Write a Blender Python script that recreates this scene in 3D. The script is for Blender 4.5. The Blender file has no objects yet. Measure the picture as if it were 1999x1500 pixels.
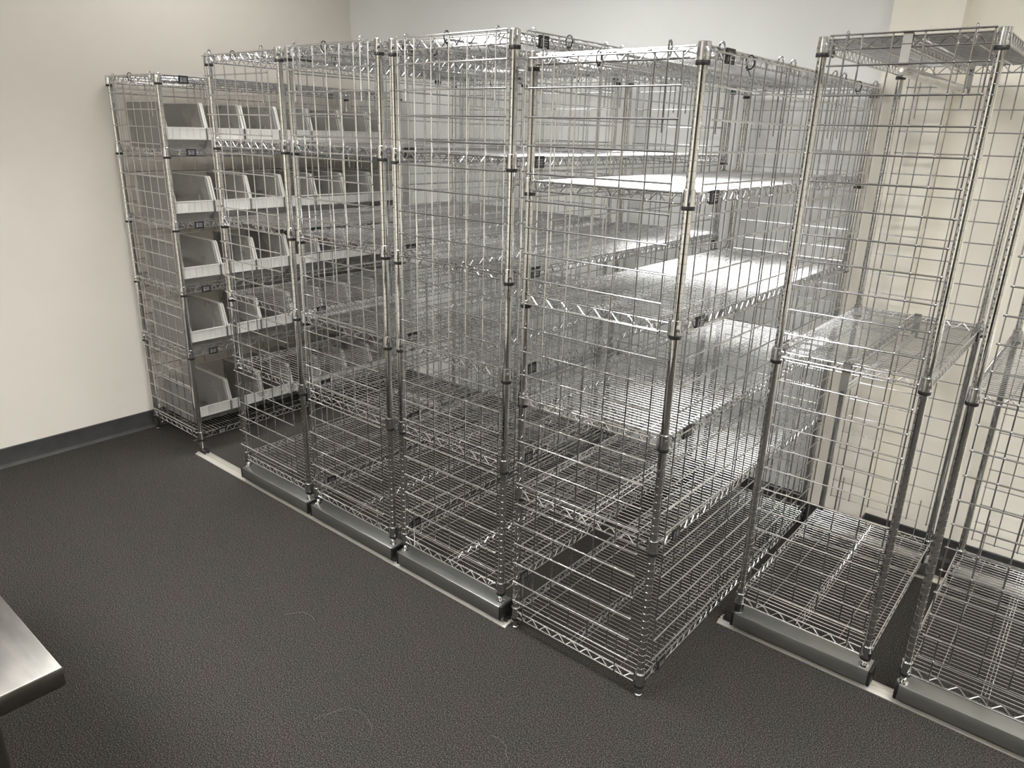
import bpy, bmesh, math, random
from mathutils import Vector, Matrix, Euler
R = math.radians
random.seed(4)
scene = bpy.context.scene
C = scene.collection

# ------------------------------------------------------------ camera, world, exposure
cam_d = bpy.data.cameras.new('camera')
cam = bpy.data.objects.new('camera', cam_d)
C.objects.link(cam)
cam.location = (2.7969, -1.7293, 1.6864)
cam.rotation_euler = (1.2392, -0.0268, 0.6956)
cam_d.sensor_width = 36.0
cam_d.lens = 1423.7 / 1999 * 36.0
cam_d.clip_start = 0.02
scene.camera = cam

scene.view_settings.view_transform = 'Standard'
scene.view_settings.look = 'None'
scene.view_settings.gamma = 1
scene.view_settings.use_curve_mapping = False
scene.view_settings.exposure = 0.55
try:
    scene.cycles.max_bounces = 10
    scene.cycles.transparent_max_bounces = 32
    scene.cycles.diffuse_bounces = 5
    scene.cycles.glossy_bounces = 6
    scene.cycles.sample_clamp_indirect = 6.0
except Exception:
    pass
world = bpy.data.worlds.new('world')
scene.world = world
world.use_nodes = True
world.node_tree.nodes['Background'].inputs[0].default_value = (0.5, 0.5, 0.5, 1)
world.node_tree.nodes['Background'].inputs[1].default_value = 0.05

CEIL = 2.74
XL, XR, YF, YB = -1.335, 7.2, -3.6, 1.575
# long fluorescent troffers, long side along x: (centre x, centre y, strength); the last is added to brighten the bins
TROFFERS = [(0.82, -0.45, 22.0), (3.4, -0.45, 38.0), (0.82, -2.35, 46.0), (3.4, -2.35, 12.0), (5.85, -0.45, 62.0), (-0.15, 0.42, 54.0)]
LIGHT_COL = (1.0, 0.995, 0.972)

# ------------------------------------------------------------ materials
def mat(name, col, rough=0.5, metal=0.0, **kw):
    m = bpy.data.materials.new(name)
    m.use_nodes = True
    b = m.node_tree.nodes['Principled BSDF']
    b.inputs['Base Color'].default_value = (*col, 1)
    b.inputs['Roughness'].default_value = rough
    b.inputs['Metallic'].default_value = metal
    for k, v in kw.items():
        b.inputs[k].default_value = v
    return m

def noise_mat(name, c1, c2, scale, rough, bump=0.0, bump_scale=None, metal=0.0, detail=4, stretch=(1, 1, 1), lo=0.35, hi=0.65, dist=0.001):
    m = mat(name, c1, rough, metal)
    nt = m.node_tree
    b = nt.nodes['Principled BSDF']
    tc = nt.nodes.new('ShaderNodeTexCoord')
    mp = nt.nodes.new('ShaderNodeMapping')
    mp.inputs['Scale'].default_value = stretch
    nt.links.new(tc.outputs['Object'], mp.inputs['Vector'])
    n = nt.nodes.new('ShaderNodeTexNoise')
    n.inputs['Scale'].default_value = scale
    n.inputs['Detail'].default_value = detail
    nt.links.new(mp.outputs['Vector'], n.inputs['Vector'])
    r = nt.nodes.new('ShaderNodeValToRGB')
    r.color_ramp.elements[0].position = lo
    r.color_ramp.elements[0].color = (*c1, 1)
    r.color_ramp.elements[1].position = hi
    r.color_ramp.elements[1].color = (*c2, 1)
    nt.links.new(n.outputs['Fac'], r.inputs['Fac'])
    nt.links.new(r.outputs['Color'], b.inputs['Base Color'])
    if bump:
        n2 = n
        if bump_scale:
            n2 = nt.nodes.new('ShaderNodeTexNoise')
            n2.inputs['Scale'].default_value = bump_scale
            n2.inputs['Detail'].default_value = 3
            nt.links.new(mp.outputs['Vector'], n2.inputs['Vector'])
        bp = nt.nodes.new('ShaderNodeBump')
        bp.inputs['Strength'].default_value = bump
        bp.inputs['Distance'].default_value = dist
        nt.links.new(n2.outputs['Fac'], bp.inputs['Height'])
        nt.links.new(bp.outputs['Normal'], b.inputs['Normal'])
    return m

M = {}
M['wall_grey'] = noise_mat('painted wall cool', (0.76, 0.765, 0.745), (0.78, 0.785, 0.765), 3, 0.7, 0.15, 260, dist=0.0006)
M['wall_cream'] = noise_mat('painted wall cream', (0.87, 0.825, 0.735), (0.89, 0.845, 0.755), 3, 0.7, 0.15, 260, dist=0.0006)
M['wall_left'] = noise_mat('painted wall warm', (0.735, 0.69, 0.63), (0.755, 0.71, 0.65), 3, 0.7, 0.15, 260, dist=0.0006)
M['ceiling'] = noise_mat('ceiling tile', (0.80, 0.80, 0.79), (0.86, 0.86, 0.85), 90, 0.9, 0.3)
M['rubber'] = noise_mat('rubber baseboard', (0.030, 0.030, 0.030), (0.040, 0.040, 0.040), 20, 0.55)
M['chrome'] = noise_mat('chrome plate', (0.60, 0.60, 0.605), (0.67, 0.67, 0.675), 60, 0.13, metal=1.0)
M['chrome'].node_tree.nodes['Principled BSDF'].inputs['Roughness'].default_value = 0.16
M['post'] = noise_mat('polished chrome tube', (0.66, 0.66, 0.655), (0.72, 0.72, 0.71), 40, 0.07, metal=1.0)
M['black'] = noise_mat('black plastic', (0.006, 0.006, 0.006), (0.010, 0.010, 0.010), 50, 0.45)
M['matt'] = mat('matt black louvre', (0.01, 0.01, 0.01), 1.0)
M['matt'].node_tree.nodes['Principled BSDF'].inputs['Specular IOR Level'].default_value = 0.0
M['print'] = noise_mat('grey print', (0.30, 0.30, 0.32), (0.36, 0.36, 0.38), 50, 0.5)
M['alu'] = noise_mat('brushed aluminium', (0.36, 0.37, 0.355), (0.42, 0.43, 0.415), 8, 0.33, 0.05, 60, metal=0.95, stretch=(0.4, 60, 60))
M['track'] = noise_mat('extruded aluminium track', (0.66, 0.63, 0.58), (0.74, 0.71, 0.66), 8, 0.42, 0.05, 60, metal=0.8, stretch=(0.4, 60, 60))
M['steel'] = noise_mat('brushed stainless', (0.15, 0.145, 0.135), (0.21, 0.20, 0.185), 9, 0.30, 0.03, 40, metal=1.0, stretch=(1, 4, 4))
M['strap'] = noise_mat('satin steel strap', (0.24, 0.235, 0.225), (0.29, 0.285, 0.275), 12, 0.42, metal=0.9)
M['slot'] = noise_mat('pale slotted insert', (0.62, 0.61, 0.58), (0.68, 0.67, 0.64), 12, 0.4)
M['dark_panel'] = noise_mat('added black gloss panel', (0.004, 0.004, 0.005), (0.006, 0.006, 0.007), 2, 0.03)  # for the added panel that darkens the chrome reflections

def carpet():
    m = mat('loop carpet', (0.06, 0.055, 0.052), 0.95)
    nt = m.node_tree
    b = nt.nodes['Principled BSDF']
    b.inputs['Specular IOR Level'].default_value = 0.1
    tc = nt.nodes.new('ShaderNodeTexCoord')
    def nz(scale, det=2, rough=0.6):
        n = nt.nodes.new('ShaderNodeTexNoise')
        n.inputs['Scale'].default_value = scale
        n.inputs['Detail'].default_value = det
        n.inputs['Roughness'].default_value = rough
        nt.links.new(tc.outputs['Object'], n.inputs['Vector'])
        return n
    n1 = nz(280, 3, 0.75)
    r = nt.nodes.new('ShaderNodeValToRGB')
    cr = r.color_ramp
    cr.elements[0].position = 0.36; cr.elements[0].color = (0.004, 0.0037, 0.0034, 1)
    cr.elements[1].position = 0.70; cr.elements[1].color = (0.190, 0.172, 0.160, 1)
    e = cr.elements.new(0.47); e.color = (0.020, 0.0183, 0.017, 1)
    e = cr.elements.new(0.57); e.color = (0.056, 0.0510, 0.047, 1)
    nt.links.new(n1.outputs['Fac'], r.inputs['Fac'])
    n3 = nz(9, 3)
    r3 = nt.nodes.new('ShaderNodeValToRGB')
    r3.color_ramp.elements[0].position = 0.35; r3.color_ramp.elements[0].color = (0.93, 1.0, 0.97, 1)
    r3.color_ramp.elements[1].position = 0.65; r3.color_ramp.elements[1].color = (1.04, 0.985, 0.98, 1)
    nt.links.new(n3.outputs['Fac'], r3.inputs['Fac'])
    mx = nt.nodes.new('ShaderNodeMix'); mx.data_type = 'RGBA'; mx.blend_type = 'MULTIPLY'
    mx.inputs['Factor'].default_value = 1.0
    nt.links.new(r.outputs['Color'], mx.inputs['A'])
    nt.links.new(r3.outputs['Color'], mx.inputs['B'])
    nt.links.new(mx.outputs['Result'], b.inputs['Base Color'])
    bp = nt.nodes.new('ShaderNodeBump')
    bp.inputs['Strength'].default_value = 0.7
    bp.inputs['Distance'].default_value = 0.003
    nt.links.new(n1.outputs['Fac'], bp.inputs['Height'])
    nt.links.new(bp.outputs['Normal'], b.inputs['Normal'])
    return m
M['carpet'] = carpet()

def milky(lo, hi, name):
    m = bpy.data.materials.new(name)
    m.use_nodes = True
    nt = m.node_tree
    nt.nodes.clear()
    out = nt.nodes.new('ShaderNodeOutputMaterial')
    tr = nt.nodes.new('ShaderNodeBsdfTransparent'); tr.inputs[0].default_value = (0.97, 0.965, 0.95, 1)
    df = nt.nodes.new('ShaderNodeBsdfDiffuse'); df.inputs[0].default_value = (0.95, 0.94, 0.91, 1)
    tl = nt.nodes.new('ShaderNodeBsdfTranslucent'); tl.inputs[0].default_value = (0.95, 0.94, 0.91, 1)
    gl = nt.nodes.new('ShaderNodeBsdfGlossy'); gl.inputs['Roughness'].default_value = 0.18
    tc = nt.nodes.new('ShaderNodeTexCoord')
    n = nt.nodes.new('ShaderNodeTexNoise'); n.inputs['Scale'].default_value = 7
    nt.links.new(tc.outputs['Object'], n.inputs['Vector'])
    mr = nt.nodes.new('ShaderNodeMapRange')
    mr.inputs['To Min'].default_value = lo; mr.inputs['To Max'].default_value = hi
    nt.links.new(n.outputs['Fac'], mr.inputs['Value'])
    a = nt.nodes.new('ShaderNodeMixShader'); a.inputs[0].default_value = 0.45
    nt.links.new(df.outputs[0], a.inputs[1]); nt.links.new(tl.outputs[0], a.inputs[2])
    bmx = nt.nodes.new('ShaderNodeMixShader')
    nt.links.new(mr.outputs['Result'], bmx.inputs[0])
    nt.links.new(tr.outputs[0], bmx.inputs[1]); nt.links.new(a.outputs[0], bmx.inputs[2])
    c = nt.nodes.new('ShaderNodeMixShader')
    lw = nt.nodes.new('ShaderNodeFresnel'); lw.inputs['IOR'].default_value = 1.3
    nt.links.new(lw.outputs[0], c.inputs[0])
    nt.links.new(bmx.outputs[0], c.inputs[1]); nt.links.new(gl.outputs[0], c.inputs[2])
    nt.links.new(c.outputs[0], out.inputs[0])
    return m
M['milky'] = milky(0.22, 0.31, 'milky translucent polypropylene')
M['milky_lip'] = milky(0.64, 0.74, 'thicker milky polypropylene')

def emis():
    m = bpy.data.materials.new('lit diffuser')
    m.use_nodes = True
    nt = m.node_tree
    nt.nodes.clear()
    out = nt.nodes.new('ShaderNodeOutputMaterial')
    e = nt.nodes.new('ShaderNodeEmission')
    e.inputs[0].default_value = (*LIGHT_COL, 1)
    oi = nt.nodes.new('ShaderNodeAttribute'); oi.attribute_type = 'OBJECT'; oi.attribute_name = 'power'
    nt.links.new(oi.outputs['Fac'], e.inputs[1])
    nt.links.new(e.outputs[0], out.inputs[0])
    return m
M['emis'] = emis()

# ------------------------------------------------------------ mesh helpers
def box(bm, x0, x1, y0, y1, z0, z1, mi=0):
    v = [bm.verts.new(p) for p in ((x0,y0,z0),(x1,y0,z0),(x1,y1,z0),(x0,y1,z0),(x0,y0,z1),(x1,y0,z1),(x1,y1,z1),(x0,y1,z1))]
    for f in ((0,3,2,1),(4,5,6,7),(0,1,5,4),(1,2,6,5),(2,3,7,6),(3,0,4,7)):
        bm.faces.new([v[i] for i in f]).material_index = mi

def tube(bm, pts, r, n=8, caps=True, mi=0, smooth=True):
    pts = [Vector(p) for p in pts]
    k = len(pts)
    dirs = [(pts[i+1]-pts[i]).normalized() for i in range(k-1)]
    d0 = dirs[0]
    ref = Vector((0,0,1)) if abs(d0.z) < 0.9 else Vector((0,1,0))
    u = d0.cross(ref).normalized()
    rings = []
    for i in range(k):
        if i == 0: t, din, sc = dirs[0], dirs[0], 1
        elif i == k-1: t, din = dirs[-1], dirs[-1]
        else:
            din = dirs[i-1]
            t = dirs[i-1] + dirs[i]
            t = dirs[i] if t.length < 1e-6 else t.normalized()
        # transport u to be perpendicular to incoming direction
        u = (u - din * u.dot(din)).normalized()
        w = din.cross(u)
        ring = []
        for j in range(n):
            a = 2*math.pi*j/n
            o = u*math.cos(a)*r + w*math.sin(a)*r
            # slide along din until on mitre plane
            dd = t.dot(din)
            s = -o.dot(t)/dd if abs(dd) > 0.3 else 0
            ring.append(bm.verts.new(pts[i] + o + din*s))
        rings.append(ring)
        if 0 < i < k-1:
            dn = dirs[i]
            q = din.rotation_difference(dn)
            u = q @ u
    for a, b in zip(rings, rings[1:]):
        # match nearest start vertex
        best = min(range(n), key=lambda s: sum((a[j].co-b[(j+s) % n].co).length for j in range(0, n, 2)))
        for j in range(n):
            f = bm.faces.new((a[j], a[(j+1) % n], b[(j+1+best) % n], b[(j+best) % n]))
            f.smooth = smooth
            f.material_index = mi
    if caps:
        bm.faces.new(list(reversed(rings[0]))).material_index = mi
        bm.faces.new(rings[-1]).material_index = mi

def lathe(bm, prof, n=20, cx=0, cy=0, mi=0, smooth=True, axis='z'):
    """prof: list of (r, z)"""
    rings = []
    for r, z in prof:
        if r < 1e-6:
            rings.append([bm.verts.new((cx, cy, z))])
        else:
            rings.append([bm.verts.new((cx+r*math.cos(2*math.pi*j/n), cy+r*math.sin(2*math.pi*j/n), z)) for j in range(n)])
    for a, b in zip(rings, rings[1:]):
        for j in range(n):
            k = (j+1) % n
            if len(a) == 1 and len(b) == 1: continue
            if len(a) == 1: vs = (a[0], b[k], b[j])
            elif len(b) == 1: vs = (a[j], a[k], b[0])
            else: vs = (a[j], a[k], b[k], b[j])
            f = bm.faces.new(vs); f.smooth = smooth; f.material_index = mi

def mesh(name, bm, *mats):
    bmesh.ops.recalc_face_normals(bm, faces=bm.faces[:])
    me = bpy.data.meshes.new(name)
    bm.to_mesh(me); bm.free()
    me.set_sharp_from_angle(angle=R(32))
    for m in mats: me.materials.append(m)
    return me

def ob(name, me, parent=None, loc=(0,0,0), rz=0, **props):
    o = bpy.data.objects.new(name, me)
    C.objects.link(o)
    if parent: o.parent = parent
    o.location = loc
    if rz: o.rotation_euler = (0, 0, rz)
    for k, v in props.items(): o[k] = v
    return o

def bevel(bm, w, seg=2, edges=None):
    bmesh.ops.bevel(bm, geom=(edges or bm.edges[:]), offset=w, segments=seg, affect='EDGES', profile=0.5)

# ------------------------------------------------------------ setting
def slab(name, x0, x1, y0, y1, z0, z1, m, label=None):
    bm = bmesh.new(); box(bm, x0, x1, y0, y1, z0, z1)
    o = ob(name, mesh(name, bm, m), kind='structure')
    if label: o['label'] = label
    return o
COLX0, COLX1, COLY = 1.938, 2.178, 1.497
slab('floor', XL-0.1, XR+0.1, YF-0.1, YB+0.1, -0.05, 0, M['carpet'], 'dark grey brown speckled loop carpet')
slab('wall_left', XL-0.1, XL, YF-0.1, YB+0.1, 0, CEIL, M['wall_left'], 'plain warm beige wall left of the bin rack')
slab('wall_back', XL, COLX0+0.02, YB, YB+0.1, 0, CEIL, M['wall_grey'], 'pale grey wall behind the wire racks')
slab('wall_back_right', COLX1-0.02, XR, YB+0.005, YB+0.1, 0, CEIL, M['wall_cream'], 'cream wall at the right behind the far racks')
slab('wall_column', COLX0, COLX1, COLY, YB+0.1, 0, CEIL, M['wall_cream'], 'shallow cream pilaster standing out from the back wall')
slab('wall_right', XR, XR+0.1, YF-0.1, YB+0.1, 0, CEIL, M['wall_cream'])
slab('wall_front', XL-0.1, XR+0.1, YF-0.1, YF, 0, CEIL, M['wall_cream'])
slab('ceiling', XL-0.1, XR+0.1, YF-0.1, YB+0.1, CEIL, CEIL+0.1, M['ceiling'])
# added unseen glazing behind the viewer to give the chrome tubes a dark streak
slab('added_dark_panel_1', 2.3, 6.4, YF-0.001, YF+0.02, 0.12, 2.35, M['dark_panel'], 'wide dark panel added behind the viewer for chrome reflections')
for k in range(6): slab('added_panel_bar_%d' % (k+1), 2.27+k*0.82, 2.33+k*0.82, YF+0.021, YF+0.06, 0.0, 2.40, M['alu'])  # bars across the added dark panel

def skirting(name, pts, flip=False, label='dark grey rubber cove base'):
    """pts: polyline on floor; board is 8 mm thick to the left side of travel"""
    bm = bmesh.new()
    prof = [(0.0, 0.0), (0.016, 0.0), (0.014, 0.004), (0.009, 0.012), (0.006, 0.02), (0.006, 0.099), (0.003, 0.102), (0.0, 0.102)]
    n = len(pts)
    rings = []
    for i, p in enumerate(pts):
        p = Vector(p)
        if i == 0: d1 = d2 = (Vector(pts[1])-p).normalized()
        elif i == n-1: d1 = d2 = (p-Vector(pts[i-1])).normalized()
        else: d1 = (p-Vector(pts[i-1])).normalized(); d2 = (Vector(pts[i+1])-p).normalized()
        n1 = Vector((-d1.y, d1.x)); n2 = Vector((-d2.y, d2.x))
        nn = (n1+n2); nn = nn/nn.dot(n1) if nn.length > 1e-6 else n1
        rings.append([bm.verts.new((p.x+nn.x*a, p.y+nn.y*a, z)) for a, z in prof])
    for a, b in zip(rings, rings[1:]):
        for j in range(len(prof)-1):
            bm.faces.new((a[j], a[j+1], b[j+1], b[j]))
    bm.faces.new(rings[0]); bm.faces.new(list(reversed(rings[-1])))
    ob(name, mesh(name, bm, M['rubber']), kind='structure', label=label)
skirting('baseboard_left', [(XL, YB), (XL, YF)], label='dark grey rubber baseboard along the left wall')
skirting('baseboard_back', [(COLX0-0.001, YB), (XL, YB)], label='dark grey rubber baseboard behind the racks')
skirting('baseboard_column', [(COLX1, YB+0.005), (COLX1, COLY), (COLX0, COLY), (COLX0, YB)], label='dark rubber baseboard round the pilaster')
skirting('baseboard_right', [(XR, YB+0.005), (COLX1, YB+0.005)], label='dark rubber baseboard under the cream wall')

# ceiling lamps (above the frame)
for (x, y, s), w in zip(TROFFERS, ('above the left racks', 'above the right racks', 'above the open floor at the left', 'above the open floor at the right', 'at the far right end of the room', 'added above the gap to brighten the bins')):
    t = ob('ceiling_light', None, loc=(x, y, CEIL), label='recessed fluorescent ceiling light ' + w, category='ceiling light', group='ceiling lights')
    bm = bmesh.new()
    for a in ((-0.62, 0.62, -0.32, -0.30), (-0.62, 0.62, 0.30, 0.32), (-0.62, -0.60, -0.30, 0.30), (0.60, 0.62, -0.30, 0.30)):
        box(bm, *a, -0.02, 0.0)
    ob('frame', mesh('troffer_frame', bm, M['ceiling']), t)
    bm = bmesh.new()
    egg = w == 'added above the gap to brighten the bins'      # lamp added to brighten the bins, egg-crate louvre keeps upper walls dim
    box(bm, -0.0008, 0.0008, -0.28, 0.28, -0.158 if egg else -0.068, -0.018)
    blade = mesh('louvre_blade', bm, M['matt'] if egg else M['strap'])
    if egg:
        bm = bmesh.new()
        box(bm, -0.58, 0.58, -0.0008, 0.0008, -0.158, -0.018)
        long_blade = mesh('long_louvre_blade', bm, M['matt'])
        for k in range(6): ob('louvre_blade', long_blade, t, (0, -0.275+k*0.11, 0))
    for k in range(11):
        ob('louvre_blade', blade, t, (-0.55+k*0.11, 0, 0))
    bm = bmesh.new()
    box(bm, -0.58, 0.58, -0.28, 0.28, -0.016, -0.004)
    ob('diffuser', mesh('troffer_diffuser', bm, M['emis']), t, power=s)

# ------------------------------------------------------------ floor tracks
def track(name, x0, x1, y, label, caps=(True, True)):
    t = ob(name, None, loc=(0, y, 0), label=label, category='floor track', group='aluminium floor tracks under the rolling racks')
    bm = bmesh.new()
    # cross-section (y,z): ramps with two guide ribs
    prof = [(-0.032, 0), (-0.032, 0.003), (-0.014, 0.011), (-0.012, 0.011), (-0.012, 0.006), (-0.003, 0.006), (-0.003, 0.013),
            (0.003, 0.013), (0.003, 0.006), (0.012, 0.006), (0.012, 0.011), (0.014, 0.011), (0.032, 0.003), (0.032, 0)]
    a = [bm.verts.new((x0, p, z)) for p, z in prof]; b = [bm.verts.new((x1, p, z)) for p, z in prof]
    for j in range(len(prof)-1): bm.faces.new((a[j], a[j+1], b[j+1], b[j]))
    bm.faces.new(a); bm.faces.new(list(reversed(b)))
    ob('rail_profile', mesh('track_profile', bm, M['track']), t)
    for i, (x, s) in enumerate(((x0, 1), (x1, -1))):
        if not caps[i]: continue
        bm = bmesh.new()
        box(bm, min(x+s*0.012, x+s*0.06), max(x+s*0.012, x+s*0.06), -0.012, 0.020, 0.006, 0.026)
        bevel(bm, 0.004)
        ob('end_stop', mesh('end_stop', bm, M['black']), t, label='black rubber end stop')
    return t
track('floor_track', -0.79, 1.405, 0.0, 'long aluminium floor track in front from the bin rack to the tall open rack')
track('floor_track', -0.79, 1.405, 1.40, 'aluminium floor track at the rear of the left racks', )
track('floor_track', 1.966, 4.6, 0.545, 'aluminium floor track in front of the two racks at the right', (True, False))
track('floor_track', 1.966, 4.6, 1.385, 'rear aluminium floor track under the two racks at the right', (True, False))

# ------------------------------------------------------------ wire-rack parts
RP = 0.0120
def post_mesh(z0, z1):
    bm = bmesh.new()
    prof = [(0.0, z0), (RP-0.001, z0), (RP, z0+0.001)]
    z = z0 + 0.0254
    while z < z1-0.03:
        prof += [(RP, z-0.0011), (RP-0.0009, z-0.0005), (RP-0.0009, z+0.0005), (RP, z+0.0011)]
        z += 0.0254
    prof += [(RP, z1)]
    lathe(bm, prof, 18)
    # printed position marks, every inch, on the side to the aisle
    z = z0 + 0.0254*1.5; k = 0
    while z < z1-0.05:
        a0 = R(-118); w = R(7)
        vs = []
        for aa, zz in ((a0-w, z-0.003), (a0+w, z-0.003), (a0+w, z+0.003), (a0-w, z+0.003)):
            vs.append(bm.verts.new(((RP+0.0002)*math.cos(aa), (RP+0.0002)*math.sin(aa), zz)))
        bm.faces.new(vs).material_index = 1
        z += 0.0254; k += 1
    return mesh('post', bm, M['post'], M['black'])
def cap_mesh():
    bm = bmesh.new()
    lathe(bm, [(RP+0.0004, -0.004), (RP+0.0004, 0.0005), (RP-0.0015, 0.0025), (0, 0.003)], 18)
    return mesh('post_cap', bm, M['chrome'])
def foot_mesh(h):
    bm = bmesh.new()
    lathe(bm, [(0, 0.0), (0.0125, 0.0), (0.0135, 0.003), (0.0125, 0.008), (0.0105, 0.010), (0.0105, h*0.4), (0.0117, h*0.4+0.002), (0.0117, h+0.002)], 12)
    return mesh('leveling_foot', bm, M['chrome'])
def stem_mesh(h):
    bm = bmesh.new()
    lathe(bm, [(0, 0.0), (0.0165, 0.0), (0.0165, 0.002), (0.010, 0.0045), (0.008, 0.010), (0.0095, h*0.6), (0.0117, h), (0.0117, h+0.004)], 16)
    return mesh('stem', bm, M['post'])
def collar_mesh():
    bm = bmesh.new()
    lathe(bm, [(RP+0.0003, 0.046), (0.0150, 0.046), (0.0158, 0.045), (0.0160, 0.030), (0.0168, 0.010), (0.0168, 0.004), (RP, 0.004)], 20)
    # embossed trapezoid plate on the aisle side
    for a0 in (-130, -40, 50, 140):
        vs = []
        for da, zz, rr in ((-24, 0.012, 0.0167), (24, 0.012, 0.0167), (15, 0.034, 0.0160), (-15, 0.034, 0.0160)):
            a = R(a0+da); vs.append(bm.verts.new((rr*math.cos(a)*1.02, rr*math.sin(a)*1.02, zz)))
        m0 = bm.verts.new((0.0178*math.cos(R(a0)), 0.0178*math.sin(R(a0)), 0.023))
        for i in range(4): bm.faces.new((vs[i], vs[(i+1) % 4], m0))
    return mesh('collar', bm, M['chrome'])
def sleeve_mesh():
    bm = bmesh.new()
    lathe(bm, [(RP, 0.005), (0.0170, 0.005), (0.0174, 0.003), (0.0174, -0.004), (0.0168, -0.0055), (RP, -0.0055)], 20)
    return mesh('sleeve', bm, M['black'])
ME = {'cap': cap_mesh(), 'collar': collar_mesh(), 'sleeve': sleeve_mesh()}

ZT, ZB, RR = 0.0365, 0.0105, 0.0027
def zigzag(bm, p0, d, length, pitch, z0, z1, r, n=6):
    pts = []
    k = int(length/pitch*2)
    off = (length-k*pitch/2)/2
    for i in range(k+1):
        s = off+i*pitch/2
        z = z1 if i % 2 == 0 else z0
        e = pitch*0.07
        for q in (-e, e):
            pts.append((p0[0]+d[0]*(s+q), p0[1]+d[1]*(s+q), z))
    tube(bm, pts, r, n)

def shelf_meshes(W, L, key):
    e = 0.010   # rods sit just outside the post axes
    g = 0.0165
    out = {}
    bm = bmesh.new()
    for z in (ZT, ZB):
        tube(bm, [(g, -e, z), (W-g, -e, z)], RR)
        tube(bm, [(g, L+e, z), (W-g, L+e, z)], RR)
        tube(bm, [(-e, g, z), (-e, L-g, z)], RR)
        tube(bm, [(W+e, g, z), (W+e, L-g, z)], RR)
    out['frame'] = mesh('shelf_frame_'+key, bm, M['chrome'])
    zt, zb = ZT-0.004, ZB+0.001
    for nm, p0, dr, ln, pt in (('front', (0.025, -e, 0), (1, 0), W-0.05, 0.057), ('back', (0.025, L+e, 0), (1, 0), W-0.05, 0.057),
                               ('left', (-e, 0.025, 0), (0, 1), L-0.05, 0.0435), ('right', (W+e, 0.025, 0), (0, 1), L-0.05, 0.0435)):
        bm = bmesh.new()
        zigzag(bm, p0, dr, ln, pt, zb, zt, 0.0018)
        out['truss_'+nm] = mesh('truss_'+key+nm, bm, M['chrome'])
    # deck wires run across the shelf, 20 mm apart
    bm = bmesh.new()
    n = int(round((L-0.03)/0.020))
    for i in range(n+1):
        y = 0.015+(L-0.03)*i/n
        x0 = -e if 0.02 < y < L-0.02 else g
        x1 = W+e if 0.02 < y < L-0.02 else W-g
        tube(bm, [(x0, y, ZT-0.0005), (x1, y, ZT-0.0005)], 0.00135, 6)
    out['deck'] = mesh('deck_'+key, bm, M['chrome'])
    # stringers under the deck
    bm = bmesh.new()
    xs = (0.068, W-0.072) if W > 0.47 else (W*0.2, W*0.8)
    for x in xs:
        tube(bm, [(x, -e, ZT-0.0045), (x, L+e, ZT-0.0045)], 0.0019, 6)
    for x in (W/2-0.013, W/2+0.007):
        tube(bm, [(x, -e, ZT-0.0045), (x, L+e, ZT-0.0045)], 0.0019, 6)
        tube(bm, [(x, 0, ZB-0.001), (x, L, ZB-0.001)], 0.0019, 6)
    for x in (0.012, W-0.012):
        tube(bm, [(x, 0.03, ZT-0.0045), (x, L-0.03, ZT-0.0045)], 0.0016, 6)
    zigzag(bm, (W/2-0.003, 0.01, 0), (0, 1), L-0.02, 0.05, ZB, ZT-0.006, 0.002, 5)
    out['stringer'] = mesh('stringer_'+key, bm, M['chrome'])
    return out

def tag_mesh(side):
    """black clip-on shelf name tag, print on the outer face; local +x is outward for side=1"""
    bm = bmesh.new()
    box(bm, -0.002, 0.0035, 0, 0.048, -0.002, 0.034)
    bevel(bm, 0.0012, 1)
    x = 0.0038
    def dab(y0, y1, z0, z1):
        vs = [bm.verts.new(p) for p in ((x, y0, z0), (x, y1, z0), (x, y1, z1), (x, y0, z1))]
        bm.faces.new(vs).material_index = 1
    # worn grey mark: upright stroke at the left, three short bars of tiny print at the right
    dab(0.009, 0.012, 0.006, 0.024); dab(0.012, 0.017, 0.022, 0.026); dab(0.007, 0.010, 0.004, 0.007); dab(0.015, 0.018, 0.006, 0.018)
    for zz in (0.007, 0.014, 0.021):
        dab(0.022, 0.027, zz, zz+0.003); dab(0.0285, 0.034, zz, zz+0.003); dab(0.0355, 0.039, zz, zz+0.003)
    me = mesh('shelf_tag', bm, M['black'], M['print'])
    return me
ME['tag'] = tag_mesh(1)

PITCH = 0.0762
NROW = 24
def panel_meshes(ncol, key):
    out = {}
    Wp = (ncol-1)*PITCH
    Hp = (NROW-1)*PITCH
    rv, rh = 0.0023, 0.0026
    bm = bmesh.new()
    tube(bm, [(0, 0, -0.003), (0, 0, Hp+0.002)], rv)
    tube(bm, [(Wp, 0, -0.003), (Wp, 0, Hp+0.002)], rv)
    out['edges'] = mesh('panel_edge_wires_'+key, bm, M['chrome'])
    bm = bmesh.new()
    tube(bm, [(0, 0, -0.003), (0, 0, Hp+0.002)], rv)
    out['v'] = mesh('vertical_wire_'+key, bm, M['chrome'])
    bm = bmesh.new()
    tube(bm, [(-0.006, -0.0043, 0), (Wp+0.005, -0.0043, 0)], rh)
    out['h'] = mesh('horizontal_wire_'+key, bm, M['chrome'])
    out['W'] = Wp
    return out
PAN = {7: panel_meshes(7, 'wide'), 6: panel_meshes(6, 'narrow')}
def hook_mesh(up):
    """rod with a loop that goes over the shelf rim; z measured from the panel's top (up) or bottom wire"""
    bm = bmesh.new()
    if up is not None:
        pts = [(0, 0, -0.185), (0, 0, up-0.010)]
        r = 0.0066
        for i in range(7):
            a = math.pi*(i/6)
            pts.append((0, r - r*math.cos(a), up-0.010+r*1.2*math.sin(a)))
        pts += [(0, 2*r, up-0.03), (0, 2*r-0.006, up-0.038)]
        tube(bm, pts, 0.0027)
    else:
        pts = [(0, 0, 0.10), (0, 0, -0.07), (0, 0.004, -0.078), (0, 0.012, -0.080), (0, 0.018, -0.072), (0, 0.018, -0.058)]
        tube(bm, pts, 0.0023)
    return mesh('hook', bm, M['chrome'])
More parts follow.
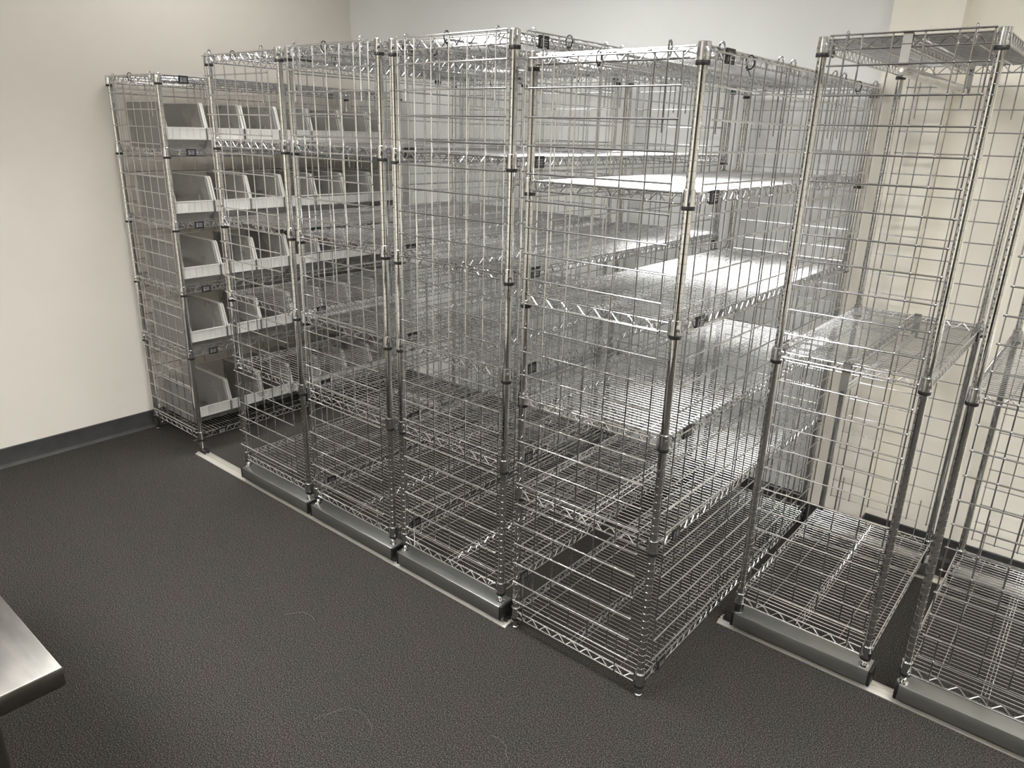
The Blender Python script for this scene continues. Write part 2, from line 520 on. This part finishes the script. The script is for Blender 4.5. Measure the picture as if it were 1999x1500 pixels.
def tie_mesh():
    bm = bmesh.new()
    pts = []
    for i in range(13):
        a = 2*math.pi*i/12 + 0.3
        pts.append((0.0015*math.sin(a*0.5), 0.009+0.012*math.cos(a), -0.006+0.017*math.sin(a)))
    tube(bm, pts, 0.0020, 6)
    box(bm, -0.003, 0.003, 0.009, 0.015, -0.026, -0.020)
    tube(bm, [(0, 0.012, -0.023), (0.008, 0.006, -0.040)], 0.0013, 5)
    return mesh('cable_tie', bm, M['black'])
ME['tie'] = tie_mesh()
ME['hook_low'] = hook_mesh(None)
_hooks = {}

def add_panel(unit, ncol, x, y, ztop, zrod, rz=0, tie=True, low=True, lift=0.021):
    """one hanging grid panel; (x,y) is its lower-left corner on the outer face, rim rod height zrod"""
    P = PAN[ncol]
    Hp = (NROW-1)*PITCH
    p = ob('grid_panel', P['edges'], unit, (x, y, ztop-Hp), rz)
    for i in range(NROW):
        ob('horizontal_wire', P['h'], p, (0, 0, i*PITCH))
    for i in range(1, ncol-1):
        ob('vertical_wire', P['v'], p, (i*PITCH, 0, 0))
    if unit in (uA, uE): lift = 0.016
    up = round(zrod+lift-ztop, 4)
    if up not in _hooks: _hooks[up] = hook_mesh(up)
    for xx in (0.0365, P['W']-0.0405):
        ob('hook', _hooks[up], p, (xx, -0.0005, Hp))
        if low: ob('hook', ME['hook_low'], p, (xx, -0.0005, 0))
    if tie:
        ob('cable_tie', ME['tie'], p, (0.212 if ncol == 7 else 0.18, -0.002, Hp), label='black cable tie')
    return p

SH = {'long': (0.509, 1.468), 'short': (0.428, 0.8737)}
SM = {k: shelf_meshes(w, l, k) for k, (w, l) in SH.items()}
def make_shelf(unit, key, z, tags):
    W, L = SH[key]
    S = SM[key]
    s = ob('wire_shelf', S['frame'], unit, (0, 0, z))
    for k in ('front', 'back', 'left', 'right'): ob('zigzag_truss', S['truss_'+k], s)
    ob('deck_wires', S['deck'], s, kind='stuff')
    ob('stringers', S['stringer'], s)
    for cx, cy in ((0, 0), (W, 0), (0, L), (W, L)):
        ob('collar', ME['collar'], s, (cx, cy, 0))
        ob('sleeve', ME['sleeve'], s, (cx, cy, 0), label='black plastic split sleeve')
    if 'R' in tags: ob('shelf_tag', ME['tag'], s, (W+0.0135, 0.090, 0.007), label='black shelf tag')
    if 'L' in tags: ob('shelf_tag', ME['tag'], s, (-0.0135, L-0.090, 0.007), math.pi, label='black shelf tag')
    if 'l' in tags: ob('shelf_tag', ME['tag'], s, (-0.0135, 0.138, 0.007), math.pi, label='black shelf tag')
    if 'r' in tags: ob('shelf_tag', ME['tag'], s, (W+0.0135, L-0.138, 0.007), label='black shelf tag')
    return s

_posts = {}
def make_unit(name, label, group, key, xl, y0, zs, cap, mobile, tags='RL'):
    W, L = SH[key]
    u = ob(name, None, loc=(xl, y0, 0), label=label, category='shelving unit', group=group)
    zb = 0.105 if mobile else 0.034
    if (zb, cap) not in _posts: _posts[(zb, cap)] = post_mesh(zb, cap)
    for cx, cy in ((0, 0), (W, 0), (0, L), (W, L)):
        p = ob('post', _posts[(zb, cap)], u, (cx, cy, 0))
        ob('post_cap', ME['cap'], p, (0, 0, cap))
        if mobile: ob('stem', ME['stem'], p, (0, 0, RAILTOP-0.0005))
        else: ob('leveling_foot', ME['foot'], p, (0, 0, 0.0))
    for z in zs: make_shelf(u, key, z, tags)
    if mobile:
        for yy in ((0.0, L-0.03) if key == 'short' else (0.0, 1.40)):
            rail(u, W, yy+0.012 if key == 'short' else yy)
    return u

RAILTOP = 0.079
ME['foot'] = foot_mesh(0.032)
ME['stem'] = stem_mesh(0.105-RAILTOP)
def rail(u, W, yc):
    x0, x1 = -0.006, W+0.022
    bm = bmesh.new()
    box(bm, x0, x1, -0.036, 0.036, 0.024, RAILTOP)
    bevel(bm, 0.0025, 2)
    r = ob('dolly_rail', mesh('dolly_rail', bm, M['alu']), u, (0, yc, 0))
    for xa, xb in ((x0-0.010, x0+0.0005), (x1-0.0005, x1+0.010)):
        bm = bmesh.new(); box(bm, xa, xb, -0.0365, 0.0365, 0.022, RAILTOP+0.0008); bevel(bm, 0.0035, 2)
        ob('end_cap', mesh('end_cap', bm, M['black']), r, label='black plastic end cap')
    for xx in (0.06, W-0.05):
        bm = bmesh.new()
        tube(bm, [(xx, -0.010, 0.0235), (xx, 0.010, 0.0235)], 0.0125, 16)
        ob('wheel', mesh('wheel', bm, M['black']), r)

# ------------------------------------------------------------ the racks
HID = 'empty rolling wire racks on the left track'
uA = make_unit('wire_rack', 'chrome wire rack against the left wall, filled with translucent bins', None, 'long', -1.277, 0.0,
               [0.082, 0.539, 0.869, 1.190, 1.533, 1.858], 1.902, False, 'RL')
uB = make_unit('wire_rack', 'first empty rolling chrome rack to the right of the bin rack', HID, 'long', -0.306, 0.0,
               [0.112, 0.588, 0.922, 1.256, 1.589, 1.921], 1.965, True)
uC = make_unit('wire_rack', 'middle one of the three empty rolling chrome racks standing close together', HID, 'long', 0.2665, 0.0,
               [0.112, 0.588, 0.9145, 1.2505, 1.588, 1.921], 1.965, True)
uD = make_unit('wire_rack', 'rolling chrome rack just left of the big stationary rack', HID, 'long', 0.8465, 0.0,
               [0.112, 0.595, 0.920, 1.243, 1.582, 1.9155], 1.9615, True)
uE = make_unit('wire_rack', 'large stationary chrome rack in the centre, nearest, feet on the carpet', None, 'long', 1.427, 0.0,
               [0.042, 0.521, 0.857, 1.185, 1.5195, 1.856], 1.900, False)
uF = make_unit('wire_rack', 'short three-shelf rolling rack standing right of the gap, with hanging bars', 'three-shelf rolling racks on the right track', 'short', 2.0324, 0.5284,
               [0.110, 1.022, 1.915], 1.958, True, 'lr')
bm = bmesh.new()
lathe(bm, [(0.012, 0.112), (0.0168, 0.112), (0.0178, 0.109), (0.0172, 0.084), (0.0150, RAILTOP), (0.012, RAILTOP)], 18)
ob('rubber_boot', mesh('rubber_boot', bm, M['black']), [c for c in uF.children if c.name.startswith('post')][0], label='black rubber boot')
uG = make_unit('wire_rack', 'three-shelf rolling rack cut off by the right edge of the photo', 'three-shelf rolling racks on the right track', 'short', 2.578, 0.5284,
               [0.114, 1.020, 1.915], 1.958, True, 'lr')
Wl, Ll = SH['long']; Ws, Ls = SH['short']
YP = -0.019
for u, x0, zt, zr, side in ((uA, 0.045, 1.898, 1.858+ZT, 'left'), (uB, -0.003, 1.955, 1.921+ZT, 'right'), (uC, 0.018, 1.961, 1.921+ZT, 'right'),
                            (uD, 0.039, 1.960, 1.9155+ZT, 'right'), (uE, 0.009, 1.882, 1.856+ZT, 'right')):
    add_panel(u, 7, x0, YP, zt, zr)                                        # aisle end
    add_panel(u, 7, Wl-0.025, Ll-YP, zt, zr, math.pi)                      # wall end
    for k, y in enumerate((0.030, 0.507, 0.984)):                          # long side, three panels
        if side == 'right': add_panel(u, 7, Wl-YP, y, zt, zr, math.pi/2, tie=(k != 1))
        else: add_panel(u, 7, YP, y+PAN[7]['W'], zt, zr, -math.pi/2, tie=False)
for u in (uF, uG):
    add_panel(u, 6, 0.029, YP, 1.960, 1.915+ZT, tie=False)
    add_panel(u, 6, Ws-0.022, Ls-YP, 1.960, 1.915+ZT, math.pi, tie=False)

# hanging bars below the shelves of the short rack
def hanging_bar(u, z, slotted, label):
    """two strap hooks over the rims, bar between them; z = shelf height"""
    loc = u.location
    t = ob('hanging_bar', None, loc=(loc.x+0.217, loc.y, z), label=label, category='hanging bar', group='hanging bars under the shelves of the short rack')
    rim = ZT+RR
    low = -0.052
    for y, s in ((-0.010, -1), (Ls+0.010, 1)):
        bm = bmesh.new()
        yo = y+s*0.0085
        y_in = y-s*0.008
        ya, yb = sorted((yo, yo-s*0.002))
        box(bm, -0.012, 0.012, ya, yb, low+0.006, rim+0.004)
        ya, yb = sorted((yo, y_in))
        box(bm, -0.012, 0.012, ya, yb, rim+0.002, rim+0.004)
        ya, yb = sorted((y_in, y_in+s*0.002))
        box(bm, -0.012, 0.012, ya, yb, rim-0.016, rim+0.004)
        bevel(bm, 0.0006, 1)
        # rounded lower eye
        k = [bm.verts.new((0.012*math.cos(a*math.pi/8), yo-s*0.0005, low+0.006-0.012*math.sin(a*math.pi/8))) for a in range(9)]
        k2 = [bm.verts.new((v.co.x, yo-s*0.002, v.co.z)) for v in k]
        bm.faces.new(k); bm.faces.new(list(reversed(k2)))
        for i in range(8): bm.faces.new((k[i], k[i+1], k2[i+1], k2[i]))
        st = ob('strap', mesh('strap', bm, M['strap']), t)
        bm = bmesh.new()
        tube(bm, [(0, yo+s*0.003, low+0.006), (0, yo-s*0.003, low+0.006)], 0.0055, 12)
        tube(bm, [(0, yo+s*0.0045, low+0.006), (0, yo+s*0.003, low+0.006)], 0.0035, 8)
        ob('screw', mesh('screw', bm, M['post']), st)
        bm = bmesh.new()
        box(bm, -0.0122, 0.0122, yo+(s*0.0002 if s > 0 else -0.0006), yo+(0.0006 if s > 0 else -0.0002), 0.016, 0.018)
        ob('strap_seam', mesh('strap_seam', bm, M['black']), st)
    bm = bmesh.new()
    y0, y1 = -0.014, Ls+0.014
    zc = low+0.006
    n = 20
    ra, rb = 0.0075, 0.015
    rings = []
    for y in (y0, y0+0.002, y1-0.002, y1):
        q = 0.8 if y in (y0, y1) else 1
        rings.append([bm.verts.new((ra*q*math.cos(2*math.pi*j/n), y, zc+rb*q*math.sin(2*math.pi*j/n))) for j in range(n)])
    for a, b in zip(rings, rings[1:]):
        for j in range(n):
            f = bm.faces.new((a[j], a[(j+1) % n], b[(j+1) % n], b[j])); f.smooth = True
    bm.faces.new(rings[0]); bm.faces.new(list(reversed(rings[-1])))
    bar = ob('bar', mesh('bar', bm, M['post']), t)
    if slotted:
        bm = bmesh.new()
        box(bm, 0.004, 0.0095, 0.0, Ls-0.02, zc+0.004, zc+0.020)
        k = 0.012
        while k < Ls-0.04:
            tube(bm, [(0.0075, k, zc+0.018), (0.0135, k, zc+0.018)], 0.0022, 6); k += 0.019
        ob('slotted_insert', mesh('slotted_insert', bm, M['slot']), bar, label='pale slotted insert')
hanging_bar(uF, 1.915, False, 'polished hanging bar on steel straps under the top shelf of the short rack')
hanging_bar(uF, 1.022, True, 'slotted hanging bar on dark steel straps under the middle shelf of the short rack')

# ------------------------------------------------------------ translucent bins
BW, BD, BH, LIP = 0.198, 0.415, 0.213, 0.100
def bin_meshes():
    out = {}
    t = 0.0022
    def prism(bm, poly, y0, y1):
        a = [bm.verts.new((p[0], y0, p[1])) for p in poly]; b = [bm.verts.new((p[0], y1, p[1])) for p in poly]
        bm.faces.new(a); bm.faces.new(list(reversed(b)))
        for i in range(len(poly)): bm.faces.new((a[i], a[(i+1) % len(poly)], b[(i+1) % len(poly)], b[i]))
    # local: +x to the aisle (front), x from -BD to 0
    side = [(-BD+0.006, 0.0), (-0.045, 0.0), (0.0, 0.043), (0.0, LIP), (-0.030, BH-0.012), (-0.036, BH-0.003), (-0.046, BH), (-BD, BH)]
    bm = bmesh.new()
    prism(bm, side, 0.004, 0.004+t)
    prism(bm, side, BW-0.004-t, BW-0.004)
    prism(bm, [(-BD+0.006, 0), (-BD+0.006+t, 0), (-BD+t, BH), (-BD, BH)], 0.004, BW-0.004)
    prism(bm, [(-BD+0.006, 0.0), (-0.045, 0.0), (-0.045, t), (-BD+0.006, t)], 0.006, BW-0.006)
    prism(bm, [(-0.045, 0.0), (0.0, 0.043), (-0.003, 0.0445), (-0.047, 0.002)], 0.006, BW-0.006)
    # inner step ribs along both walls
    for ya, yb in ((0.004+t, 0.0105), (BW-0.0105, BW-0.004-t)):
        prism(bm, [(-BD+0.01, 0.118), (-0.012, 0.118), (-0.012, 0.121), (-BD+0.01, 0.121)], ya, yb)
        prism(bm, [(-0.115, 0.004), (-0.118, 0.004), (-0.118, 0.118), (-0.115, 0.118)], ya, yb)
    out['body'] = mesh('bin_body', bm, M['milky'])
    bm = bmesh.new()
    prism(bm, [(-0.003, 0.043), (0.0, 0.043), (0.0, LIP-0.002), (-0.003, LIP-0.002)], 0.002, BW-0.002)
    prism(bm, [(-0.006, LIP-0.004), (0.003, LIP-0.004), (0.003, LIP), (-0.006, LIP)], 0.0, BW)
    # card holder frame on the lip
    for k in range(5):
        y = 0.030+k*(BW-0.063)/4
        prism(bm, [(0.0, 0.047), (0.003, 0.047), (0.003, LIP-0.006), (0.0, LIP-0.006)], y, y+0.003)
    prism(bm, [(0.0, 0.045), (0.0035, 0.045), (0.0035, 0.049), (0.0, 0.049)], 0.02, BW-0.02)
    out['lip'] = mesh('bin_front_lip', bm, M['milky_lip'])
    # rim flanges: top and sloped front edge
    bm = bmesh.new()
    rim = [(-BD-0.002, BH), (-0.046, BH), (-0.036, BH-0.003), (-0.030, BH-0.012), (0.0, LIP)]
    for (ya, yb) in ((-0.001, 0.007), (BW-0.007, BW+0.001)):
        for p, q in zip(rim, rim[1:]):
            d = Vector((q[0]-p[0], q[1]-p[1])).normalized(); nrm = Vector((-d.y, d.x))*-0.003
            prism(bm, [p, q, (q[0]+nrm.x, q[1]+nrm.y), (p[0]+nrm.x, p[1]+nrm.y)], ya, yb)
        # broad flat flange beside the sloped opening
        prism(bm, [(-0.050, BH-0.004), (-0.047, BH-0.004), (-0.018, LIP), (-0.021, LIP)], ya, yb)
    prism(bm, [(-BD-0.003, BH-0.004), (-BD+0.004, BH-0.004), (-BD+0.004, BH), (-BD-0.003, BH)], 0, BW)
    out['rim'] = mesh('bin_rim', bm, M['milky_lip'])
    return out
BM = bin_meshes()
tiers = [('top', 1.533), ('second', 1.190), ('third', 0.869), ('fourth', 0.539), ('bottom', 0.082)]
nth = ['nearest the aisle', 'second from the aisle', 'third from the aisle', 'fourth from the aisle', 'fifth from the aisle', 'sixth from the aisle', 'farthest from the aisle']
for tn, z in tiers:
    for i in range(7):
        xf = -0.768 if tn != 'bottom' else -0.872
        y = 0.012+i*0.2045+random.uniform(-0.001, 0.001)
        if tn == 'bottom': y = 0.045+i*0.2035
        xf += random.uniform(-0.005, 0.003) if i else 0
        b = ob('storage_bin', None, loc=(xf, y, z+ZT+0.0017), rz=random.uniform(-0.006, 0.006),
               label='milky plastic bin on the %s tier of bins, %s' % (tn, nth[i]), category='storage bin',
               group='translucent hopper bins on the left rack')
        ob('body', BM['body'], b)
        ob('front_lip', BM['lip'], b)
        ob('rim', BM['rim'], b)

# ------------------------------------------------------------ stainless table corner
TX, TY, TZ = 1.703, -1.459, 0.90
t = ob('stainless_table', None, loc=(TX, TY, 0), label='stainless steel worktable corner at the lower left', category='table')
bm = bmesh.new()
LX, LY = 1.5, 0.76
# cross-section of the edge: flat top, rolled edge, lip turned under
prof = [(0.0, TZ-0.0), (0.0015, TZ-0.0006), (0.0025, TZ-0.0025), (0.0025, TZ-0.030), (-0.001, TZ-0.036), (-0.009, TZ-0.042), (-0.022, TZ-0.042), (-0.022, TZ-0.040)]
path = [(-LX, 0, -1, 1), (0, 0, 1, 1), (0, -LY, 1, -1), (-LX, -LY, -1, -1)]
rings = []
def corner(x, y, sx, sy, o, z):
    return bm.verts.new((x+sx*o, y+sy*o, z))
for (x, y, sx, sy) in path:
    rings.append([corner(x, y, sx, sy, o, z) for o, z in prof])
for i in range(4):
    a, b = rings[i], rings[(i+1) % 4]
    for j in range(len(prof)-1):
        f = bm.faces.new((a[j], b[j], b[j+1], a[j+1]))
top = bm.faces.new([r[0] for r in rings])
ob('tabletop', mesh('tabletop', bm, M['steel']), t)
for lx, ly in ((-0.10, -0.09), (-LX+0.1, -0.09), (-0.10, -LY+0.09), (-LX+0.1, -LY+0.09)):
    bm = bmesh.new()
    tube(bm, [(lx, ly, 0.03), (lx, ly, TZ-0.03)], 0.0205, 20)
    tube(bm, [(lx, ly, 0.0), (lx, ly, 0.03)], 0.0165, 14)
    ob('leg', mesh('table_leg', bm, M['steel']), t)
bm = bmesh.new()
box(bm, -LX+0.08, -0.08, -LY+0.06, -0.06, 0.25, 0.28)
bevel(bm, 0.004)
ob('undershelf', mesh('undershelf', bm, M['steel']), t)

# loose fibres lying on the carpet
def fibre(name, x, y, rad, a0, a1, label):
    bm = bmesh.new()
    pts = [(rad*math.cos(a0+(a1-a0)*i/14)*(1+0.1*math.sin(i)), rad*math.sin(a0+(a1-a0)*i/14), 0.0015+0.001*math.sin(i*1.3)) for i in range(15)]
    tube(bm, pts, 0.00025, 5)
    ob(name, mesh(name, bm, M['fibre']), loc=(x, y, 0), label=label, category='fibre')
M['fibre'] = noise_mat('pale fibre', (0.17, 0.16, 0.15), (0.20, 0.19, 0.175), 20, 0.8)

for a in ((1.35, -0.72, 0.09, 0.4, 3.4, 'thin pale thread curled on the carpet below the big stationary rack'),
          (0.83, -0.52, 0.07, 1.0, 3.0, 'short pale thread on the carpet left of the big stationary rack'),
          (1.72, -0.50, 0.07, 0.2, 1.9, 'faint thread on the carpet in front of the big stationary rack')):
    fibre('carpet_fibre', *a)
